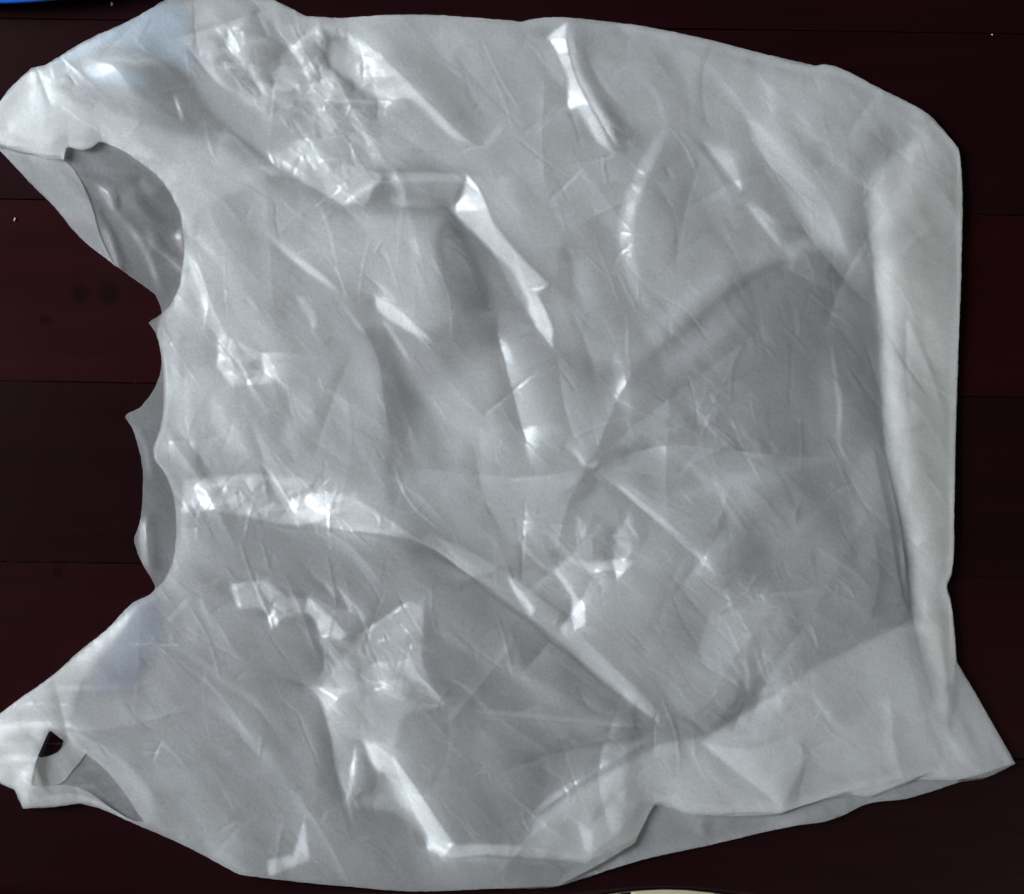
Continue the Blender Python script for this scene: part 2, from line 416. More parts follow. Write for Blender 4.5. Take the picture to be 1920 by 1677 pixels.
P([(515,268),(560,255),(640,300),(720,330),(650,385),(570,340),(505,312)], .35, 10, .6)
E([(425,238),(500,316),(570,345),(655,400),(700,450)], -.55, 60, .25, 30)
P([(722,334),(746,366),(690,388),(700,360)], -.45, 3); S([(640,388),(680,362),(716,342)], 12, .5)
P([(380,60),(620,30),(700,120),(720,200),(720,340),(520,330),(470,200),(400,120)], 0.0, 20, 1.0)
# ---- top right of the middle
P([(725,322),(800,322),(872,328),(872,345),(800,345),(735,345)], .5, 5)
P([(875,330),(895,345),(912,385),(926,420),(975,480),(1032,536),(1010,551),(955,541),(930,490),(843,393),(865,368)], .95, 4)
P([(978,545),(1010,556),(1038,618),(1036,652),(1005,612),(985,586)], .95, 4)
S([(990,538),(1032,534)], 6, -.5, 2)
P([(840,402),(918,487),(950,545),(942,575),(880,580),(832,540),(822,450)], -.85, 14)
P([(830,560),(950,600),(960,640),(850,650)], -.3, 20); S([(915,345),(960,390),(986,442)], 16, .4); S([(1058,445),(1060,575)], 22, -.55, 9)
S([(1085,470),(1105,600)], 40, .25, 18)
P([(1024,68),(1062,44),(1064,95),(1080,150),(1102,190),(1152,292),(1120,270),(1085,212),(1063,206),(1065,150),(1045,100)], 1.0, 4)
P([(1022,76),(1045,55),(1062,46),(1056,76)], .7, 3)
E([(1064,40),(1066,100),(1092,180),(1165,300)], 0, 1, -1.2, 55)
S([(1105,108),(1125,150),(1160,194)], 11, .45); S([(945,235),(922,262),(898,288)], 14, .4)
P([(940,140),(1060,190),(1060,230),(960,200)], .2, 30)
S([(1248,235),(1190,360),(1172,440),(1185,520),(1218,590)], 26, .55, 9); E([(1262,240),(1205,360),(1188,440),(1202,520),(1232,590)], 0, 1, -.25, 50)
P([(1320,268),(1362,284),(1376,300),(1393,362),(1385,356),(1350,310)], .85, 3); S([(1398,383),(1430,420),(1464,465)], 11, 1.1, 3)
P([(1410,385),(1440,390),(1502,450),(1472,456)], -.55, 5); P([(1465,448),(1502,466),(1480,512)], .35, 4); S([(1382,378),(1404,346)], 6, -.5, 2)
P([(1400,225),(1450,240),(1490,290),(1545,380),(1592,482),(1560,472),(1500,402),(1440,332),(1430,300)], .45, 9); S([(1540,368),(1565,425),(1588,488)], 12, .5)
E([(1478,388),(1550,488),(1642,582)], -.4, 34, .2, 30)
P([(1450,225),(1510,255),(1552,302),(1530,312),(1480,260)], -.45, 9); S([(1488,213),(1522,242)], 8, .6, 3); S([(1436,160),(1450,222)], 8, .4); S([(1540,268),(1578,288)], 8, .4)
S([(1190,140),(1230,180),(1245,235)], 10, .3)
# ---- right-hand folded strip
L12 = [(1618,300),(1620,390),(1630,450),(1645,580),(1650,700),(1660,840),(1690,1000),(1710,1150),(1764,1355)]
E(L12, -.45, 26, .7, 70)
P([(1620,300),(1700,270),(1732,330),(1700,400),(1640,420)], .3, 20); E([(1795,290),(1798,480),(1788,900),(1778,1090)], .35, 40, 0, 1)
S([(1640,843),(1672,955),(1694,1080),(1709,1152)], 24, -1.0, 4); P([(1630,838),(1600,885),(1600,1000),(1620,1080),(1650,1000),(1640,880)], .35, 10)
S([(1798,1260),(1786,1330),(1778,1385)], 10, -.5); S([(1770,1360),(1800,1420),(1840,1450)], 16, .4); S([(1815,1330),(1850,1400),(1860,1440)], 14, .35); S([(1800,1340),(1838,1420)], 12, -.4)
E([(1758,1180),(1775,1290),(1772,1370)], .4, 30, -.3, 24)
# ---- left of the middle
S([(505,443),(560,488),(600,520),(638,548)], 18, .85, 4); S([(556,556),(584,590),(592,628)], 18, .65, 5); S([(370,453),(415,484)], 6, .6, 2); S([(462,558),(490,585)], 8, .6, 3)
S([(570,440),(632,488)], 16, .3); P([(415,620),(450,640),(490,660),(516,722),(440,726),(405,690),(410,650)], .35, 4, .8)
P([(491,664),(506,670),(522,700),(537,724),(500,701)], 1.2, 2.5); P([(512,712),(540,730),(552,790),(530,765)], -.45, 6); P([(460,680),(488,672),(494,705),(466,716)], -.25, 3)
P([(702,553),(722,560),(762,590),(814,642),(790,637),(730,602),(705,580)], .95, 3); S([(700,528),(722,546),(744,570)], 13, .65, 3); S([(716,598),(745,640),(768,678)], 10, .75, 3)
P([(740,640),(800,642),(860,722),(930,800),(975,842),(900,832),(800,762),(750,692)], .38, 18)
E([(640,560),(680,615),(708,665),(721,740),(735,830)], 0.35*0-.45, 1, 0, 1); E([(640,560),(680,615),(708,665),(721,740),(735,830)], .35, 60, -.5, 60)
P([(722,700),(780,740),(850,820),(780,872),(700,862),(682,800)], -.3, 35)
E([(930,585),(938,650),(963,740),(985,830),(1000,874)], -.4, 45, .75, 60); P([(985,800),(1030,798),(1036,815),(1005,842),(996,873),(985,850)], .4, 4)
S([(1055,832),(1082,850),(1094,870)], 12, .7, 3); S([(1118,866),(1092,915),(1040,942)], 26, -.6, 9); S([(1108,862),(1150,858),(1190,850)], 26, -.4, 12)
P([(1150,660),(1180,700),(1186,782),(1150,750)], .35, 6)
S([(1545,478),(1450,500),(1400,525),(1300,605),(1185,695)], 15, -.28, 5); S([(1400,565),(1330,630),(1240,700)], 44, .35, 16); S([(1380,490),(1280,570),(1200,640)], 26, .25, 12)
P([(1400,700),(1470,560),(1560,490),(1640,590),(1650,830),(1560,852),(1430,842)], -.2, 25)
S([(1556,640),(1563,700),(1573,760),(1572,830),(1592,874)], 9, .6, 3); S([(1545,650),(1556,760),(1558,840)], 36, .22, 15)
S([(1255,796),(1360,840),(1436,864)], 10, .55, 4); S([(1285,735),(1330,805)], 16, .35); P([(1270,735),(1330,740),(1440,860),(1330,850),(1250,800)], .1, 15, .7)
S([(1562,862),(1430,890),(1250,935)], 30, .3, 12); S([(1545,955),(1400,1062)], 22, .25); S([(1500,920),(1300,1015)], 26, -.25); S([(1480,1000),(1330,1110)], 30, -.2)
# ---- star of creases in the middle and the long diagonal fold
S([(1150,898),(1200,944),(1250,984),(1284,1012)], 10, .8, 3); S([(1300,1030),(1338,1074)], 9, 1.1, 2.5); P([(1200,960),(1270,1010),(1337,1076),(1180,1122),(1160,1050)], .2, 8)
S([(1188,955),(1206,1000),(1195,1034)], 20, -.6, 5)
P([(979,956),(1000,975),(1001,990),(974,1012)], .6, 4); P([(1081,967),(1101,985),(1095,1016),(1085,1010)], .6, 3); P([(1178,967),(1188,1011),(1144,1006)], .55, 3)
S([(1148,1010),(1180,1028),(1202,1042)], 13, .8, 3); P([(1147,1045),(1186,1053),(1155,1089)], 1.1, 2.5); P([(1047,1042),(1110,1050),(1142,1066),(1110,1078)], .8, 3); P([(1100,1040),(1145,1022),(1192,1046),(1140,1048)], -.35, 4)
P([(970,960),(1200,960),(1205,1090),(1040,1060)], 0, 10, .5)
S([(1038,1060),(1062,1098),(1082,1122)], 11, .9, 3); P([(1074,1118),(1096,1130),(1098,1175),(1078,1181),(1071,1150)], 1.0, 3); P([(954,1084),(975,1105),(1003,1140),(995,1162),(974,1140)], 1.0, 3)
P([(890,1085),(950,1058),(1012,1060),(960,1082)], -.35, 8)
P([(540,935),(600,922),(665,930),(725,965),(790,1011),(887,1079),(880,1086),(790,1021),(700,1001),(620,990),(560,970)], .8, 6)
E([(640,990),(788,1016),(885,1083),(1000,1165),(1120,1270),(1242,1364)], -1.35, 85, .35, 45)
P([(340,898),(480,888),(600,900),(645,960),(560,987),(440,966),(345,951)], .4, 5, 1.0); E([(340,952),(440,968),(480,977),(560,992),(650,1003)], -.4, 45, 0, 1)
S([(352,700),(346,800),(346,900)], 24, .3, 8); S([(398,735),(420,800),(475,865)], 34, .35, 12); S([(372,815),(372,885)], 9, -.4); S([(395,850),(398,890)], 7, -.3)
S([(322,595),(328,680),(326,760),(312,850),(342,950),(348,1050)], 26, .3, 9)
# ---- lower left crumples
P([(430,1095),(500,1084),(536,1114),(580,1120),(622,1150),(656,1186),(640,1202),(600,1190),(586,1160),(560,1150),(530,1160),(512,1180),(494,1146),(445,1140)], .55, 3, 1.0)
P([(575,1120),(656,1186),(650,1202),(600,1202),(590,1162),(575,1150)], .4, 3); S([(610,1088),(630,1122)], 10, .7, 3); P([(634,1098),(660,1124),(692,1155),(682,1163),(655,1146)], 1.0, 3)
P([(380,1180),(500,1190),(596,1204),(608,1250),(560,1330),(460,1290),(380,1230)], -.22, 28); E([(560,1185),(598,1200),(608,1230),(603,1264),(585,1285)], -.35, 60, .25, 30)
P([(675,1190),(766,1124),(798,1132),(798,1256),(834,1291),(837,1324),(770,1300),(700,1291),(668,1230)], .35, 3, .7); S([(672,1192),(720,1160),(768,1128)], 9, .5, 3)
S([(688,1246),(760,1250),(800,1278),(834,1304)], 20, .45, 5); P([(738,1284),(780,1290),(828,1320),(770,1311)], -.8, 3); E([(797,1128),(799,1256),(838,1326)], 0, 1, -.45, 36)
S([(608,1208),(642,1252)], 10, .7, 3)
P([(565,1281),(600,1287),(662,1293),(640,1301),(630,1320),(615,1331),(600,1310)], .85, 3); E([(585,1288),(610,1340),(625,1420),(648,1520)], -.65, 46, .25, 45); P([(665,1258),(698,1300),(680,1312)], -.4, 4)
P([(680,1387),(706,1390),(742,1415),(802,1500),(852,1576),(830,1607),(800,1591),(795,1560),(740,1500),(722,1455),(700,1440)], .9, 3)
P([(672,1394),(690,1440),(720,1450),(729,1491),(680,1482),(660,1502)], -.7, 3); P([(648,1505),(664,1400),(676,1400),(669,1470)], .7, 3); E([(742,1412),(802,1497),(854,1576)], 0, 1, -.3, 60)
P([(840,1574),(900,1580),(970,1580),(1110,1605),(1100,1618),(985,1607),(900,1600),(828,1607)], .55, 4); E([(828,1609),(900,1602),(985,1609),(1100,1622)], -.5, 36, 0, 1)
# ---- lower middle rays and gusset
S([(835,1326),(1000,1340),(1235,1365)], 8, .35, 3); S([(790,1165),(920,1240),(1060,1300),(1210,1352)], 24, .4, 9); S([(815,1215),(900,1275),(1010,1318)], 46, -.4, 16); S([(990,1405),(1120,1385),(1245,1372)], 30, -.45, 9)
P([(780,1350),(1000,1380),(1100,1400),(950,1550),(860,1560),(760,1430)], -.15, 35)
E([(1200,1390),(1110,1448),(1020,1500),(968,1585)], 0, 1, .4, 55)
P([(1084,1544),(1111,1555),(1108,1612),(1095,1590)], .8, 3); S([(1102,1548),(1150,1494),(1184,1480)], 13, -.4, 4); P([(1148,1492),(1176,1477),(1168,1497)], .9, 2.5)
P([(1334,1143),(1380,1180),(1401,1190),(1395,1230),(1408,1264),(1360,1246),(1320,1246),(1308,1220)], .35, 4); S([(1312,1243),(1360,1262),(1388,1292)], 8, .6, 3); S([(1334,1288),(1352,1328)], 11, .45, 4)
S([(1416,1190),(1406,1240),(1422,1280),(1390,1316),(1328,1372)], 22, -.55, 5); S([(1424,1113),(1433,1129)], 6, 1.0, 2); P([(1425,1210),(1452,1188),(1482,1260),(1462,1332),(1420,1300)], .28, 6)
P([(1320,1090),(1480,1090),(1500,1180),(1480,1330),(1330,1340)], 0, 15, .4)
S([(1518,1298),(1545,1330),(1558,1355)], 9, .6, 3); E([(1300,1385),(1380,1448),(1468,1518)], 0, 1, .5, 70); E([(1298,1380),(1400,1404),(1505,1430)], .3, 50, -.2, 30); E([(1512,1415),(1490,1470),(1466,1520)], 0, 1, -.4, 45)
S([(1250,1338),(1290,1352),(1322,1378)], 9, -.7, 3); S([(1228,1363),(1270,1376),(1306,1388)], 7, .5, 2.5)
P([(572,1528),(583,1612),(536,1630),(505,1641),(500,1610),(550,1600)], .55, 3); S([(540,1602),(582,1612)], 6, -.4, 2)
# ---- lower handle
P([(225,1185),(262,1132),(300,1118),(302,1220),(245,1300),(165,1300)], -.25, 12); S([(355,1225),(420,1270),(500,1335)], 22, .4, 8); S([(375,1305),(440,1350),(535,1455)], 26, .4, 9); S([(420,1285),(480,1340),(545,1420)], 20, -.35, 8); S([(255,1438),(390,1478)], 10, .35); S([(180,1320),(250,1338),(320,1350)], 12, .3)
S([(130,1375),(205,1412),(262,1478),(290,1545)], 44, .45, 12); S([(210,1385),(300,1420),(400,1440)], 10, -.25); S([(110,1290),(190,1288),(250,1290)], 10, .4)
S([(0,1360),(60,1358),(120,1362),(180,1390)], 12, .6, 4); S([(10,1380),(60,1385),(80,1400)], 16, -.5, 5); S([(0,1420),(40,1420),(70,1425)], 14, .5, 5); S([(15,1440),(45,1455),(60,1475)], 10, .8, 3); S([(150,1370),(215,1400),(270,1450),(300,1500)], 12, -.4, 5); S([(20,1480),(60,1440),(85,1400)], 20, .4); S([(60,1500),(150,1494),(220,1525)], 10, .4, 4)
S([(300,1570),(400,1600),(470,1640)], 26, .4, 10)
# ---- the pinched point right of the middle and the folds that run out of it
for pts, r_, wr_, l_, wl_ in (
    ([(1110,870),(1200,790),(1330,690),(1450,600)], .20, 45, -.22, 34), ([(1115,872),(1250,835),(1400,848),(1560,862)], .5, 36, -.4, 30),
    ([(1105,875),(1000,893),(850,884),(740,872)], -.4, 45, .35, 40), ([(1112,880),(1200,952),(1338,1076)], -.45, 34, .55, 16),
    ([(1104,868),(1068,800),(1042,665)], .45, 40, -.35, 40), ([(1110,866),(1150,765),(1192,690)], -.35, 34, .4, 34),
    ([(1100,880),(1060,960),(1045,1040)], .35, 40, -.35, 36), ([(1120,876),(1260,900),(1420,960),(1560,1000)], -.35, 34, .35, 34),
    ([(1118,878),(1240,960),(1400,1040),(1500,1060)], .3, 30, -.3, 30), ([(1098,872),(1010,830),(900,800)], .35, 36, -.35, 36)):
    E(pts, r_, wr_, l_, wl_)
S([(1094,878),(1108,872),(1122,866)], 16, -.9, 4); S([(1085,856),(1098,872)], 8, .9, 3)
for pts, r_, wr_, l_, wl_ in (                                      # rays into the corner of the lower gusset
    ([(1236,1366),(1080,1330),(900,1290),(800,1240)], -.3, 30, .3, 30), ([(1236,1368),(1050,1352),(840,1330)], .3, 20, -.3, 26),
    ([(1238,1372),(1080,1400),(930,1450)], -.35, 34, .3, 30), ([(1240,1374),(1110,1450),(1000,1530)], .35, 26, -.3, 36)):
    E(pts, r_, wr_, l_, wl_)
# ---- scattered fine creases, most of them running down to the right
rc = np.random.default_rng(21)
n_done = 0
while n_done < 900:
    cx, cyy = rc.uniform(60, 1800), rc.uniform(30, 1640)
    crl = CR[int((cyy - GY[0]) / ST), int((cx - GX[0]) / ST)]
    if rc.random() > 0.22 + crl: continue
    n_done += 1
    ang = math.radians(rc.normal(50, 24) if rc.random() < .65 else rc.uniform(-90, 90))
    L_ = rc.uniform(8, 32) if rc.random() < .6 + .35 * crl else rc.uniform(35, 150)
    bend = rc.normal(0, .12) * L_
    dx, dy = math.cos(ang), math.sin(ang)
    pts = [(cx - dx * L_, cyy - dy * L_), (cx - dy * bend, cyy + dx * bend), (cx + dx * L_, cyy + dy * L_)]
    a = (rc.uniform(.16, .44) + .25 * crl) * (1 if rc.random() < .6 else -1)
    wmax = 8 + 0.25 * L_
    E(pts, a, rc.uniform(5, wmax), -a * rc.uniform(.2, .9), rc.uniform(5, wmax))
for k in range(760):
    while True:
        cx, cyy = rc.uniform(60, 1800), rc.uniform(30, 1640)
        crl = CR[int((cyy - GY[0]) / ST), int((cx - GX[0]) / ST)]
        if rc.random() < 0.25 + crl: break
    ang = math.radians(rc.normal(50, 28) if rc.random() < .6 else rc.uniform(-90, 90))
    L_ = rc.uniform(8, 26) if rc.random() < .55 else rc.uniform(26, 90)
    dx, dy = math.cos(ang), math.sin(ang); bend = rc.normal(0, .10) * L_
    a = rc.uniform(.35, .95) * (1 if rc.random() < .7 else -1)
    E([(cx - dx * L_, cyy - dy * L_), (cx - dy * bend, cyy + dx * bend), (cx + dx * L_, cyy + dy * L_)], a, rc.uniform(3.5, 8), -a * rc.uniform(.4, 1), rc.uniform(3.5, 9))
#@@END

G_front, CR_front = G, CR
G = np.zeros_like(XX); CR = np.zeros_like(XX)
# ---- the back panel where it shows through the handle holes and the mouth
S([(150,300),(200,318),(255,330)], 14, .5, 5); S([(140,320),(200,340),(240,360)], 12, -.5, 5); S([(175,345),(205,372),(212,395),(225,402)], 14, .6, 4); S([(205,355),(218,372),(215,398)], 12, -.6, 4)
S([(200,400),(230,420),(262,470),(300,545)], 22, .6, 7); S([(185,390),(215,440),(255,510)], 20, -.5, 7); S([(250,360),(290,400),(330,420)], 24, -.5, 9); S([(285,440),(320,470),(345,480)], 20, -.7, 6); S([(300,470),(320,490),(345,510)], 9, .8, 3)
P([(312,440),(340,425),(344,478),(330,470)], .7, 4); S([(260,330),(275,350),(300,360)], 16, .4, 6)
S([(150,1442),(190,1440),(225,1455),(285,1470)], 12, .8, 4); S([(150,1460),(220,1478),(280,1486)], 12, -.6, 4); S([(140,1476),(190,1474),(230,1488),(290,1496)], 10, .7, 3)
P([(250,1005),(262,975),(275,1010),(272,1060),(262,1050)], .6, 4); E([(275,960),(276,1010),(285,1080)], .5, 30, -.4, 30); S([(240,790),(265,830),(280,900)], 14, .4)
S([(1560,1520),(1400,1560),(1200,1600)], 30, .3, 10); S([(1320,1540),(1340,1575)], 22, -.5, 8); S([(1440,1530),(1300,1580)], 14, -.3)
rb = np.random.default_rng(5)
for k in range(60):
    cx, cyy = rb.uniform(120, 1700), rb.uniform(150, 1640); ang = rb.uniform(0, math.pi); L_ = rb.uniform(20, 90); a = rb.uniform(-.4, .4)
    E([(cx - math.cos(ang) * L_, cyy - math.sin(ang) * L_), (cx + math.cos(ang) * L_, cyy + math.sin(ang) * L_)], a, 24, -a, 24)
G_back = G; G = G_front; CR = CR_front

# ---- random facets for crumpled film
def facets(spacing, seed, stretch=1.0, ang=52):
    """random triangulated facets, drawn out along the bag's main crease direction"""
    r = np.random.default_rng(seed)
    ca, sa = math.cos(math.radians(ang)), math.sin(math.radians(ang))
    R_ = 1500.0; nu = int(2 * R_ / (spacing * stretch)) + 2; nv = int(2 * R_ / spacing) + 2
    pu = (np.arange(nu)[None, :] + r.uniform(-.48, .48, (nv, nu))) - nu / 2
    pv = (np.arange(nv)[:, None] + r.uniform(-.48, .48, (nv, nu))) - nv / 2
    X_ = 960 + (pu * stretch * ca - pv * sa) * spacing; Y_ = 835 + (pu * stretch * sa + pv * ca) * spacing
    keep = (X_ > GX[0] - 3 * spacing * stretch) & (X_ < GX[-1] + 3 * spacing * stretch) & (Y_ > GY[0] - 3 * spacing * stretch) & (Y_ < GY[-1] + 3 * spacing * stretch)
    pu, pv, X_, Y_ = pu[keep], pv[keep], X_[keep], Y_[keep]
    z = r.normal(0, 1, len(pu))
    res = delaunay_2d_cdt([Vector((a, b)) for a, b in zip(pu, pv)], [], [], 0, 1e-6)
    org = np.array([o[0] for o in res[3]]); vc = np.stack([X_[org], Y_[org]], 1); zi = z[org]
    out = np.zeros_like(XX)
    for f in res[2]:
        a, b, c = vc[f[0]], vc[f[1]], vc[f[2]]
        i0 = max(0, int((min(a[0], b[0], c[0]) - GX[0]) / ST)); i1 = min(len(GX), int((max(a[0], b[0], c[0]) - GX[0]) / ST) + 2)
        j0 = max(0, int((min(a[1], b[1], c[1]) - GY[0]) / ST)); j1 = min(len(GY), int((max(a[1], b[1], c[1]) - GY[0]) / ST) + 2)
        if i1 <= i0 or j1 <= j0: continue
        x = XX[j0:j1, i0:i1]; y = YY[j0:j1, i0:i1]
        den = (b[1] - c[1]) * (a[0] - c[0]) + (c[0] - b[0]) * (a[1] - c[1])
        if abs(den) < 1e-9: continue
        l1 = ((b[1] - c[1]) * (x - c[0]) + (c[0] - b[0]) * (y - c[1])) / den
        l2 = ((c[1] - a[1]) * (x - c[0]) + (a[0] - c[0]) * (y - c[1])) / den
        l3 = 1 - l1 - l2
        m = (l1 >= -1e-6) & (l2 >= -1e-6) & (l3 >= -1e-6)
        o = out[j0:j1, i0:i1]; o[m] = (l1 * zi[f[0]] + l2 * zi[f[1]] + l3 * zi[f[2]])[m]
    return out
F1, F2, F3 = facets(80, 1, 1.9), facets(30, 2, 2.2, 48), facets(18, 3, 1.8, 20)
def blur(a, n=1):
    for _ in range(n):
        a = (np.roll(a, 1, 0) + 2 * a + np.roll(a, -1, 0)) / 4
        a = (np.roll(a, 1, 1) + 2 * a + np.roll(a, -1, 1)) / 4
    return a

# ---- relief whose slope towards the window is G (least squares in Fourier space), in pixels of height
LDIR = np.array([-0.95, -0.30]); LDIR /= np.linalg.norm(LDIR)      # image direction towards the window
SLOPE = 0.78
ky = 2 * np.pi * np.fft.fftfreq(G.shape[0], ST)[:, None]; kx = 2 * np.pi * np.fft.fftfreq(G.shape[1], ST)[None, :]
kl = kx * LDIR[0] + ky * LDIR[1]; kp = -kx * LDIR[1] + ky * LDIR[0]
# facing the window means the ground falls away towards it: dH/dl = -slope
def solve(g, scale, far):
    return np.real(np.fft.ifft2(np.conj(1j * kl) * np.fft.fft2(-scale * g) / (kl**2 + 0.10 * kp**2 + (2 * np.pi / far)**2)))
Hs = solve(G, SLOPE, 1000)
Hb = solve(G_back, 0.95, 220)
CRs = 0.24 + 0.76 * np.clip(blur(CR, 6), 0, 1)
Hc = blur(F1, 3) * 2.7 + CRs * (F2 * 3.0 + F3 * 1.5)
Hraw = Hs + Hc + rng.normal(0, 0.085, Hs.shape)

def sample(A, pts):
    fx = np.clip((pts[:, 0] - GX[0]) / ST, 0, len(GX) - 1.001); fy = np.clip((pts[:, 1] - GY[0]) / ST, 0, len(GY) - 1.001)
    i = fx.astype(int); j = fy.astype(int); u = fx - i; v = fy - j
    return A[j, i] * (1 - u) * (1 - v) + A[j, i + 1] * u * (1 - v) + A[j + 1, i] * (1 - u) * v + A[j + 1, i + 1] * u * v

# distance from the front outline on the grid (coarse, for the soft fall to the edges)
ins_f = inside_grid([o_front, o_fhole], GX, GY)
sub = (slice(None, None, 6), slice(None, None, 6))
dcoarse, _, _, _ = nearest_on_poly(np.stack([XX[sub].ravel(), YY[sub].ravel()], 1), np.vstack([o_front])[::3])
dcoarse = dcoarse.reshape(XX[sub].shape)
fx = np.clip((XX - GX[0]) / (ST * 6), 0, dcoarse.shape[1] - 1.001); fy = np.clip((YY - GY[0]) / (ST * 6), 0, dcoarse.shape[0] - 1.001)
ii = fx.astype(int); jj = fy.astype(int); u = fx - ii; v = fy - jj
D = dcoarse[jj, ii] * (1 - u) * (1 - v) + dcoarse[jj, ii + 1] * u * (1 - v) + dcoarse[jj + 1, ii] * (1 - u) * v + dcoarse[jj + 1, ii + 1] * u * v
rise = 1 - np.exp(-D / 130.0)
Z_back = (3.5 + 0.9 * Hb + 1.2 * blur(F1, 10) * 1.2 + 0.8 * blur(np.roll(F2, 57, 1), 3))
Z_back = 1.0 + np.where(Z_back > 3, Z_back - 1, 2 * np.exp(np.minimum(Z_back - 3, 0) / 2))
Hmask = np.where(ins_f, Hraw, np.nan)
lo = np.nanpercentile(Hmask, 1.5)
RB = sstep((XX - 1150) / 450)
Z_front = 4.0 + 4 * rise + (Hraw - lo) * (RB * (0.25 + 0.75 * (1 - np.exp(-D / 110.0))) + (1 - RB) * (0.38 + 0.62 * (1 - np.exp(-D / 45.0))))
gapmin = 3.0
dz = Z_front - (Z_back + gapmin)
Z_front = Z_back + gapmin + np.where(dz > 4, dz, 4 * np.exp(np.minimum(dz - 4, 0) / 4))    # soft floor, never through the back
print('PCT', [round(float(np.nanpercentile(Hmask, q)), 1) for q in (0, 2, 12, 30, 50, 70, 90, 98, 100)], 'back', Z_back.min(), Z_back.max())
print('relief px: front', Z_front[ins_f].min(), Z_front[ins_f].max(), 'mm max', Z_front[ins_f].max() * .25)

Z0 = 10 * MM
CLOUD = blur(np.roll(F1, 31, 0), 12) + 0.6 * blur(np.roll(F2, 17, 1), 3)
def sheet(name, outlines, zf, step, parent, mat=M_film, fade=0.0):
    outlines = [np.asarray(o) for o in outlines]
    allp = np.vstack(outlines)
    X = np.arange(allp[:, 0].min() - 2 * step, allp[:, 0].max() + 2 * step, step); Y = np.arange(allp[:, 1].min() - 2 * step, allp[:, 1].max() + 2 * step, step)
    ins = inside_grid(outlines, X, Y)
    f = ins[:-1, :-1] | ins[1:, :-1] | ins[:-1, 1:] | ins[1:, 1:]
    n = len(X)
    j, i = np.nonzero(f)
    q = np.stack([j * n + i, (j + 1) * n + i, (j + 1) * n + i + 1, j * n + i + 1], 1)
    used, inv = np.unique(q, return_inverse=True); q = inv.reshape(q.shape)
    gx, gy = np.meshgrid(X, Y)
    pts = np.stack([gx.ravel()[used], gy.ravel()[used]], 1); inn = ins.ravel()[used]
    outp = pts[~inn]
    best = np.full(len(outp), 1e18); near = outp.copy()
    for o in outlines:
        d, nr, _, _ = nearest_on_poly(outp, o); m = d < best; best[m] = d[m]; near[m] = nr[m]
    pts[~inn] = near
    z = zf(pts) * MM
    k = 1 - Z0 / CAM_H
    V = np.stack([(pts[:, 0] - 960) * MM * k, (838.5 - pts[:, 1]) * MM * k, z], 1)
    o = mesh_np(name, V, q, mat, parent)
    f = np.ones(len(pts), np.float32)
    if fade:                                      # edge opacity fades, standing in for light blurred by the outer film
        d = np.full(len(pts), 1e18)
        for ol in outlines: d = np.minimum(d, nearest_on_poly(pts, ol[::2])[0])
        f = np.maximum(sstep(d / fade), sstep(1.3 - sample(D, pts) / 30.0)).astype(np.float32)
    f = f * (1.0 + 0.055 * rng.normal(0, 1, len(pts)).clip(-2, 2))        # fine mottle
    f = f * (1.0 + 0.10 * np.clip(sample(CLOUD, pts), -1.2, 1.2))        # uneven pigment in the film
    at = o.data.attributes.new('film', 'FLOAT', 'POINT'); at.data.foreach_set('value', np.ascontiguousarray(f, np.float32))
    return o

bag = empty('plastic_bag', (0, 0, 0))
tag(bag, 'crumpled translucent white plastic carrier bag lying flat on the dark table', 'bag')
sheet('back_panel', [o_back, o_bhole], lambda p: sample(Z_back, p), 4.0, bag)
sheet('front_panel', [o_front, o_fhole], lambda p: sample(Z_front, p), ST, bag)
def between(f, wob, seed):
    W = blur(np.roll(F1, seed * 37, 1), 8)
    def zf(p):
        zb = sample(Z_back, p); zt = sample(Z_front, p)
        ff = np.clip(f + wob * sample(W, p), f - .13, f + .13)
        return zb + ff * (zt - zb)
    return zf
STRIP = [(1796,278),(1802,325),(1802,480),(1798,600),(1793,760),(1788,950),(1784,1070),(1774,1100),(1782,1130),(1788,1180),(1792,1242)]
TOPE = [(505,-1),(575,32),(640,35),(720,30),(800,29),(880,34),(955,40),(978,42),(1000,37),(1050,34),(1100,38),(1200,50),(1320,74),(1430,102),(1530,125),(1545,122),(1566,126),(1650,167),(1740,215),(1763,239)]
G_TOP = [(350,10),(420,-21)] + TOPE + STRIP + [(1762,1350),(1710,1150),(1690,1000),(1660,840),(1650,700),(1641,585),(1545,488),(1450,507),(1400,532),(1300,612),(1195,697),(1110,690),(1036,652),(1028,600),(1012,553),(1030,534),(975,478),(926,418),(905,370),(874,330),(720,340),(640,395),(520,330),(480,240),(430,175),(370,120)]
G_TOP2 = [(1150,45)] + TOPE[11:] + STRIP + [(1740,1250),(1705,1150),(1686,1000),(1656,840),(1646,700),(1622,420),(1616,330),(1660,260),(1592,482),(1540,470),(1430,320),(1390,240),(1330,185),(1262,140),(1200,80)]
G_CEN = [(1038,652),(1110,690),(1195,697),(1262,720),(1330,800),(1440,862),(1500,880),(1450,960),(1390,1060),(1480,1090),(1502,1180),(1470,1230),(1490,1300),(1410,1322),(1330,1374),(1242,1362),(1120,1268),(1000,1163),(885,1082),(790,1016),(740,960),(725,860),(770,730),(850,660),(930,610)]
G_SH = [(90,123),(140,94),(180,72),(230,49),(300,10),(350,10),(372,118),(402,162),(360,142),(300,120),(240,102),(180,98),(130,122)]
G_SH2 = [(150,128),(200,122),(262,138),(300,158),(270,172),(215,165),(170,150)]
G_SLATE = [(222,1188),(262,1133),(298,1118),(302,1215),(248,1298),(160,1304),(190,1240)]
G_STRIP = [(1046,1663),(1200,1614.5),(1340,1583.5),(1480,1551.5),(1560,1537.5),(1632,1507.5),(1700,1498.5),(1740,1487.5),(1800,1467.5),(1745,1440),(1590,1470),(1460,1500),(1240,1490),(1150,1580),(1060,1640)]
